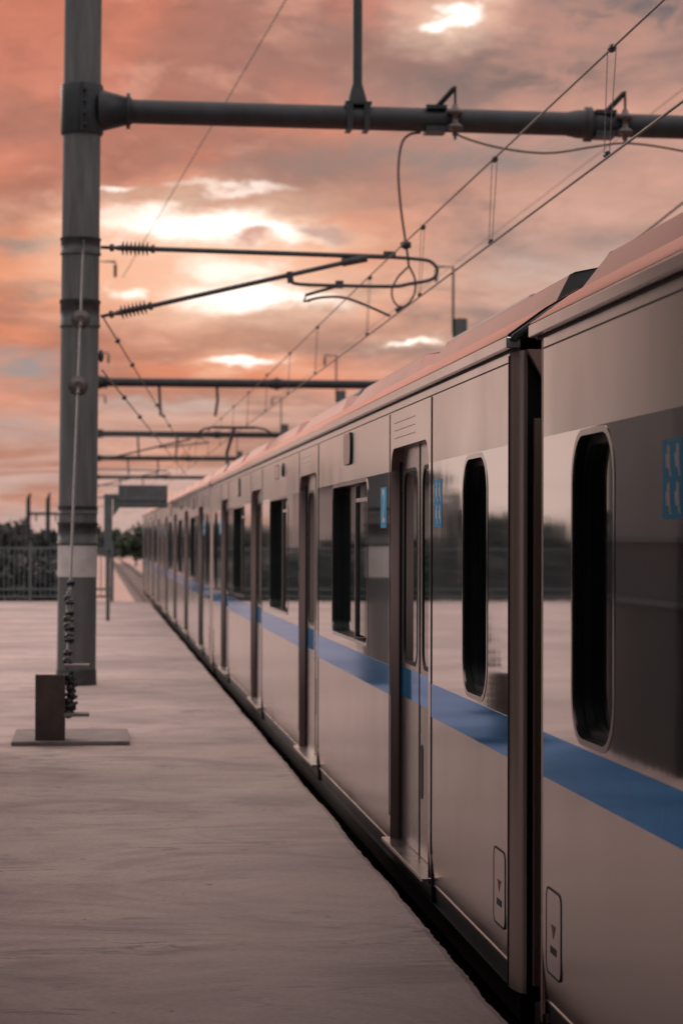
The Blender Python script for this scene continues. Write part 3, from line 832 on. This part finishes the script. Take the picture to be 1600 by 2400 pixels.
for k in range(150):
    x = rnd.uniform(-150, 60); y = rnd.uniform(330, 420); h = rnd.uniform(2.5, 5.2)
    leaf_cloud(q, (x, y, -1.42 + h * .5), (rnd.uniform(3, 6), 3, h * .5), 7, 16, .7, rnd)
tag(q.build('distant_tree_line', 'leafdark'), 'dark band of far trees along the horizon', 'trees', kind='stuff')

# masts on the left skyline
for x, lab in ((at(67, 1200, 150).x, 'tall thin mast on the skyline near the left edge'), (at(113, 1200, 150).x, 'thin mast on the skyline just left of the concrete pole')):
    o = empty('steel_mast', (x, 150, -1.42), lab, 'mast', 'masts on the left skyline')
    zt = at(67, 1155, 150).z + 1.42
    q = MB(); q.tube([(0, 0, 0), (0, 0, zt * .93), (.12, 0, zt), ], [.16, .14, .06], 8); q.build('pole', 'beam', o)
    q = MB(); zc = at(67, 1204, 150).z + 1.42; q.tube([(0, 0, zc), (1.25, 0, zc)], .09, 6); q.tube([(.5, 0, zc), (.5, 0, zc - .5)], .05, 6); q.build('cross_arm', 'beam', o)
for i, (px, py) in enumerate(((4, 1232), (24, 1222), (40, 1222), (55, 1226))):
    p = at(px, py, 170); q = MB(); q.tube([(0, 0, 0), (0, 0, p.z + 1.42 - .5), (0, 0, p.z + 1.42)], [.12, .11, .04], 6)
    o = q.build('steel_mast', 'beam'); o.location = (p.x, 170, -1.42)
    tag(o, ['short mast at the very left edge of the photo', 'second short mast from the left edge', 'third short mast from the left edge', 'short mast beside the tall thin mast'][i], 'mast', 'masts on the left skyline')
# pale parapet wall far beyond the platform end
q = MB(); zt = 1.42 + at(300, 1281, 380).z; q.box(-.6, 9.0, 0, .5, 0, zt); q.box(-.7, 9.1, -.1, .6, zt + .001, zt + .16)
o = q.build('parapet_wall', 'wall'); o.location = (0, 380, -1.42); tag(o, 'pale low wall across the far end of the tracks', 'wall')

# ------------------------------------------------------------------ buildings left of the frame (mirrored in the train side), and the unseen shading canopy
hut = empty('station_hut', (-7.2, 84, -1.42), 'pale hut with dark roof outside the left edge, mirrored in the train side', 'building')
q = MB(); q.box(-2.6, 2.6, 0, 6, 0, 5.0); q.build('wall', 'wall', hut)
q = MB(); q.prism_y([(-2.9, 5.0), (2.9, 5.0), (2.9, 5.25), (0, 6.1), (-2.9, 5.25)], -.3, 6.3); q.build('roof', 'roofdark', hut)
for x in (-1.9, .9):
    q = MB(); q.box(x, x + 1.0, -.03, .02, 1.7, 2.9); o = q.build('window', 'glass', hut)
q = MB(); q.box(-.4, .5, -.03, .02, 0.0, 2.1); q.build('door', 'walldark', hut)
sh = empty('waiting_shelter', (-3.2, 14.3, 0), 'dark waiting shelter on the platform outside the left edge, mirrored in the near car', 'shelter')
q = MB(); q.box(-2.6, 2.32, 0, 2.6, 0.0, 1.10); q.build('lower_cladding', 'beam', sh)
q = MB(); q.box(-2.59, 2.31, .01, 2.59, 1.10, 1.50); q.build('window_band', 'walldark', sh)
for z in (1.08, 1.5):
    q = MB(); q.box(-2.63, 2.35, -.03, 2.63, z, z + .035); q.build('rail_trim', 'pole', sh)
q = MB(); q.box(-2.58, 2.30, .02, 2.58, 1.50, 3.6); q.build('upper_panel', 'fascia', sh)
q = MB(); q.box(-4.4, 2.30, -6, 3.6, 3.601, 3.8); q.build('roof', 'roofdark', sh)  # roof extended well past the shelter, out of view, to shade the platform
can = empty('shade_canopy', (-4, -10, 0), 'unseen canopy above and behind the camera, lengthened to shade the near platform', 'canopy')
q = MB(); q.prism_y([(-4.5, 4.2), (5.0, 3.7), (5.0, 3.85), (-4.5, 4.4)], -20, 18.7); q.build('roof', 'roofdark', can)  # unseen roof, run forward to darken the near platform and car
q = MB(); q.box(-4.4, -4.2, -20, 18, 0, 4.19); q.box(-4.19, 5.0, -20.0, -19.8, 0, 3.69); q.build('shade_wall', 'fascia', can)  # unseen walls added to block side light from the foreground
for y in (-16, -8, 0):
    q = MB(); q.box(-.15, .15, y - .15, y + .15, 0, 3.95); q.build('column', 'beam', can)

# ------------------------------------------------------------------ world
W_ = bpy.data.worlds.new('World'); SC.world = W_; W_.use_nodes = True
nt = W_.node_tree; nt.nodes.clear()
LK = nt.links.new
def val(v): n = N(nt, 'ShaderNodeValue'); n.outputs[0].default_value = v; return n.outputs[0]
def mth(op, a, b=None, c=None, clamp=False):
    n = N(nt, 'ShaderNodeMath', operation=op); n.use_clamp = clamp
    for i, x in enumerate((a, b, c)):
        if x is None: continue
        if isinstance(x, (int, float)): n.inputs[i].default_value = x
        else: LK(x, n.inputs[i])
    return n.outputs[0]
def smooth(x, lo, hi):
    n = N(nt, 'ShaderNodeMapRange', interpolation_type='SMOOTHSTEP'); LK(x, n.inputs['Value'])
    n.inputs['From Min'].default_value = lo; n.inputs['From Max'].default_value = hi
    return n.outputs['Result']
tc = N(nt, 'ShaderNodeTexCoord'); sep = N(nt, 'ShaderNodeSeparateXYZ'); LK(tc.outputs['Generated'], sep.inputs[0])
dx, dy, dz = sep.outputs
U = mth('ARCTAN2', dx, dy); V_ = mth('ARCSINE', dz)
Vp = mth('MAXIMUM', V_, 0.0)
Wl = mth('LOGARITHM', mth('ADD', Vp, .035), math.e)
def comb(a, b, c=0.0):
    n = N(nt, 'ShaderNodeCombineXYZ')
    for i, x in enumerate((a, b, c)):
        if isinstance(x, (int, float)): n.inputs[i].default_value = x
        else: LK(x, n.inputs[i])
    return n.outputs[0]
cv = comb(mth('MULTIPLY', U, 9.0), mth('MULTIPLY', Wl, 4.6), 3.3)
n1 = noise(nt, cv, 1.0, 8, .55, .5)
n2 = noise(nt, comb(mth('MULTIPLY', U, 17.0), mth('MULTIPLY', Wl, 9.0), 9.1), 1.0, 9, .62, .5)
wn = N(nt, 'ShaderNodeTexNoise'); wn.inputs['Scale'].default_value = 1.0; wn.inputs['Detail'].default_value = 6; wn.inputs['Roughness'].default_value = .6
LK(comb(mth('MULTIPLY', U, 26.0), mth('MULTIPLY', V_, 60.0), 1.7), wn.inputs['Vector'])
ws = N(nt, 'ShaderNodeSeparateColor'); LK(wn.outputs['Color'], ws.inputs[0])
Uw = mth('ADD', U, mth('MULTIPLY', mth('SUBTRACT', ws.outputs[0], .5), .060))
Vw = mth('ADD', V_, mth('MULTIPLY', mth('SUBTRACT', ws.outputs[1], .5), .026))
def blob(cx, cy, rx, ry, soft=.5):
    u = (cx - 222) / F; v = (1262 - cy) / F
    a = mth('POWER', mth('ABSOLUTE', mth('DIVIDE', mth('SUBTRACT', Uw, u), rx / F)), 2.0)
    b_ = mth('POWER', mth('ABSOLUTE', mth('DIVIDE', mth('SUBTRACT', Vw, v), ry / F)), 2.0)
    d = mth('SQRT', mth('ADD', a, b_))
    n = N(nt, 'ShaderNodeMapRange', interpolation_type='SMOOTHSTEP'); LK(d, n.inputs['Value'])
    n.inputs['From Min'].default_value = 1 + soft; n.inputs['From Max'].default_value = max(.0, 1 - soft)
    return n.outputs['Result']
def s2l(c): return tuple(((x / 255) / 12.92 if x / 255 <= .04045 else ((x / 255 + .055) / 1.055) ** 2.4) for x in c)
vramp = ramp(nt, mth('DIVIDE', Vp, .26), [(0.0, s2l((184, 160, 158))), (.10, s2l((194, 162, 157))), (.19, s2l((206, 156, 142))), (.27, s2l((226, 138, 108))), (.45, s2l((226, 136, 100))), (.62, s2l((214, 132, 108))), (.75, s2l((206, 128, 108))), (1.0, s2l((198, 114, 90)))])
rightc = ramp(nt, mth('DIVIDE', Vp, .26), [(0.0, s2l((200, 172, 163))), (.3, s2l((206, 172, 158))), (.6, s2l((205, 156, 140))), (.85, s2l((206, 152, 136))), (1.0, s2l((188, 146, 134)))])
base = mixc(nt, smooth(U, .06, .20), vramp, rightc)
grey = mixc(nt, smooth(U, .0, .14), s2l((172, 114, 100)), s2l((138, 117, 114)))
cl1 = mth('MULTIPLY', smooth(n1, .44, .62), .8)
c = mixc(nt, cl1, base, grey)
cl2 = mth('MULTIPLY', smooth(n2, .50, .68), .55)
c = mixc(nt, cl2, c, s2l((228, 164, 142)))
n3 = noise(nt, comb(mth('MULTIPLY', U, 44.0), mth('MULTIPLY', Wl, 22.0), 4.2), 1.0, 8, .62, .6)
mot = ramp(nt, n3, [(.32, (.80, .79, .80)), (.5, (.98, .98, .98)), (.68, (1.14, 1.12, 1.10))])
c = mixc(nt, .65, c, mot, 'MULTIPLY')
n3s = mth('ADD', mth('MULTIPLY', smooth(n3, .36, .62), .6), .4)
# named dark banks
for (cx, cy, rx, ry, s, k, col) in ((40, 578, 130, 24, .8, 1, (118, 110, 112)), (60, 690, 120, 12, .8, .9, (138, 112, 108)), (30, 870, 170, 42, .9, .95, (150, 142, 144)), (60, 1010, 200, 30, .9, .8, (168, 152, 152)), (330, 945, 160, 24, .9, .8, (180, 166, 164)),
        (430, 470, 200, 26, .7, 1, (146, 104, 96)), (700, 480, 160, 34, .8, .9, (160, 120, 110)), (1150, 190, 330, 60, .8, 1, (134, 112, 108)), (820, 150, 160, 40, .9, .8, (158, 112, 100)), (1500, 50, 220, 60, .9, 1, (108, 102, 104)), (330, 300, 160, 40, .9, .5, (176, 112, 96)), (800, 390, 300, 50, .9, .9, (152, 122, 114)),
        (1180, 370, 300, 50, .9, .9, (148, 130, 126)), (1300, 590, 300, 28, .9, .6, (170, 146, 138)), (1250, 640, 260, 30, .9, .6, (196, 180, 172)), (700, 772, 240, 16, .8, .5, (178, 134, 120)),
        (500, 960, 200, 30, .9, .6, (200, 180, 172))):
    c = mixc(nt, mth('MULTIPLY', mth('MULTIPLY', blob(cx, cy, rx, ry, s), k), n3s), c, s2l(col))
# glow round the openings, then the bright openings themselves
for (cx, cy, rx, ry, s, k, col) in ((480, 620, 330, 130, .95, .75, (1.0, .60, .42)), (1035, 72, 115, 55, .95, .5, (1.0, .66, .50)), (330, 660, 200, 70, .9, .5, (1.0, .56, .38))):
    c = mixc(nt, mth('MULTIPLY', blob(cx, cy, rx, ry, s), k), c, col)
for (cx, cy, rx, ry, s, k) in ((430, 535, 270, 66, .95, .75), (640, 555, 150, 36, .95, .6), (610, 700, 230, 52, .95, .75), (560, 848, 110, 24, .95, .6), (935, 802, 90, 16, .95, .5), (1030, 72, 105, 50, .95, .5)):
    c = mixc(nt, mth('MULTIPLY', mth('MULTIPLY', blob(cx, cy, rx, ry, s), k), n3s), c, (1.0, .70, .52))
for (cx, cy, rx, ry, s, k) in ((430, 528, 185, 36, .65, 1), (640, 548, 100, 18, .7, .95), (610, 705, 150, 26, .75, .95), (540, 640, 90, 26, .8, .6), (1000, 82, 42, 17, .6, 1), (1055, 58, 45, 22, .6, 1), (560, 850, 62, 11, .55, .9), (935, 804, 42, 6, .7, .85), (290, 452, 55, 6, .8, .7), (285, 690, 40, 12, .8, .8), (560, 445, 90, 9, .9, .5)):
    c = mixc(nt, mth('MULTIPLY', blob(cx, cy, rx, ry, s), k), c, (1.55, 1.38, 1.25))
for (cx, cy, rx, ry, s, k, col) in ((590, 556, 46, 14, .6, .9, (205, 150, 132)), (760, 548, 60, 14, .7, .8, (188, 150, 140))):
    c = mixc(nt, mth('MULTIPLY', blob(cx, cy, rx, ry, s), k), c, s2l(col))
# sky outside the picture: greyer behind and to the sides, paler overhead
side = smooth(dy, .93, .2)
c = mixc(nt, mth('MULTIPLY', smooth(U, -.05, -.16), .8), c, (.80, .61, .55))
c = mixc(nt, side, c, (.38, .43, .46))
c = mixc(nt, smooth(V_, .26, .9), c, (1.6, 1.34, 1.32))
c = mixc(nt, smooth(V_, -.0005, -.01), c, (.10, .085, .075))
SUN_EL, SUN_AZ = R(7.7), math.atan2(.04, 1)
sky = N(nt, 'ShaderNodeTexSky', sky_type='NISHITA'); sky.sun_disc = False; sky.sun_elevation = SUN_EL; sky.sun_rotation = SUN_AZ
bg1 = N(nt, 'ShaderNodeBackground'); LK(c, bg1.inputs['Color']); bg1.inputs['Strength'].default_value = 1.0
bg2 = N(nt, 'ShaderNodeBackground'); LK(sky.outputs[0], bg2.inputs['Color']); bg2.inputs['Strength'].default_value = .05
mx = N(nt, 'ShaderNodeMixShader'); mx.inputs[0].default_value = .02; LK(bg1.outputs[0], mx.inputs[1]); LK(bg2.outputs[0], mx.inputs[2])
wo = N(nt, 'ShaderNodeOutputWorld'); LK(mx.outputs[0], wo.inputs['Surface'])
sl = bpy.data.lights.new('sun', 'SUN'); sl.energy = .8; sl.angle = R(14); sl.color = (1, .78, .66)
so = bpy.data.objects.new('sun', sl); COL.objects.link(so)
sd = Vector((math.sin(-.5) * math.cos(R(16)), math.cos(-.5) * math.cos(R(16)), math.sin(R(16))))
so.rotation_euler = sd.to_track_quat('Z', 'Y').to_euler()

# ------------------------------------------------------------------ camera and render
cd = bpy.data.cameras.new('camera'); co = bpy.data.objects.new('camera', cd); COL.objects.link(co)
cd.sensor_fit = 'VERTICAL'; cd.sensor_height = 36; cd.sensor_width = 24; cd.lens = F / 2400 * 36
cd.clip_start = .1; cd.clip_end = 8000
co.matrix_world = Matrix.Translation(EYE) @ MW.to_4x4()
cd.dof.use_dof = True; cd.dof.focus_distance = 8.6; cd.dof.aperture_fstop = 4.5; cd.dof.aperture_blades = 9
SC.camera = co
SC.render.engine = 'CYCLES'
SC.view_settings.view_transform = 'Standard'; SC.view_settings.look = 'None'
SC.view_settings.exposure = 0.0; SC.view_settings.gamma = 1.0
SC.cycles.max_bounces = 5; SC.cycles.diffuse_bounces = 3; SC.cycles.glossy_bounces = 3; SC.cycles.transmission_bounces = 2
SC.cycles.use_denoising = True; SC.cycles.caustics_reflective = False; SC.cycles.caustics_refractive = False
W_.cycles.sampling_method = 'MANUAL'; W_.cycles.sample_map_resolution = 512
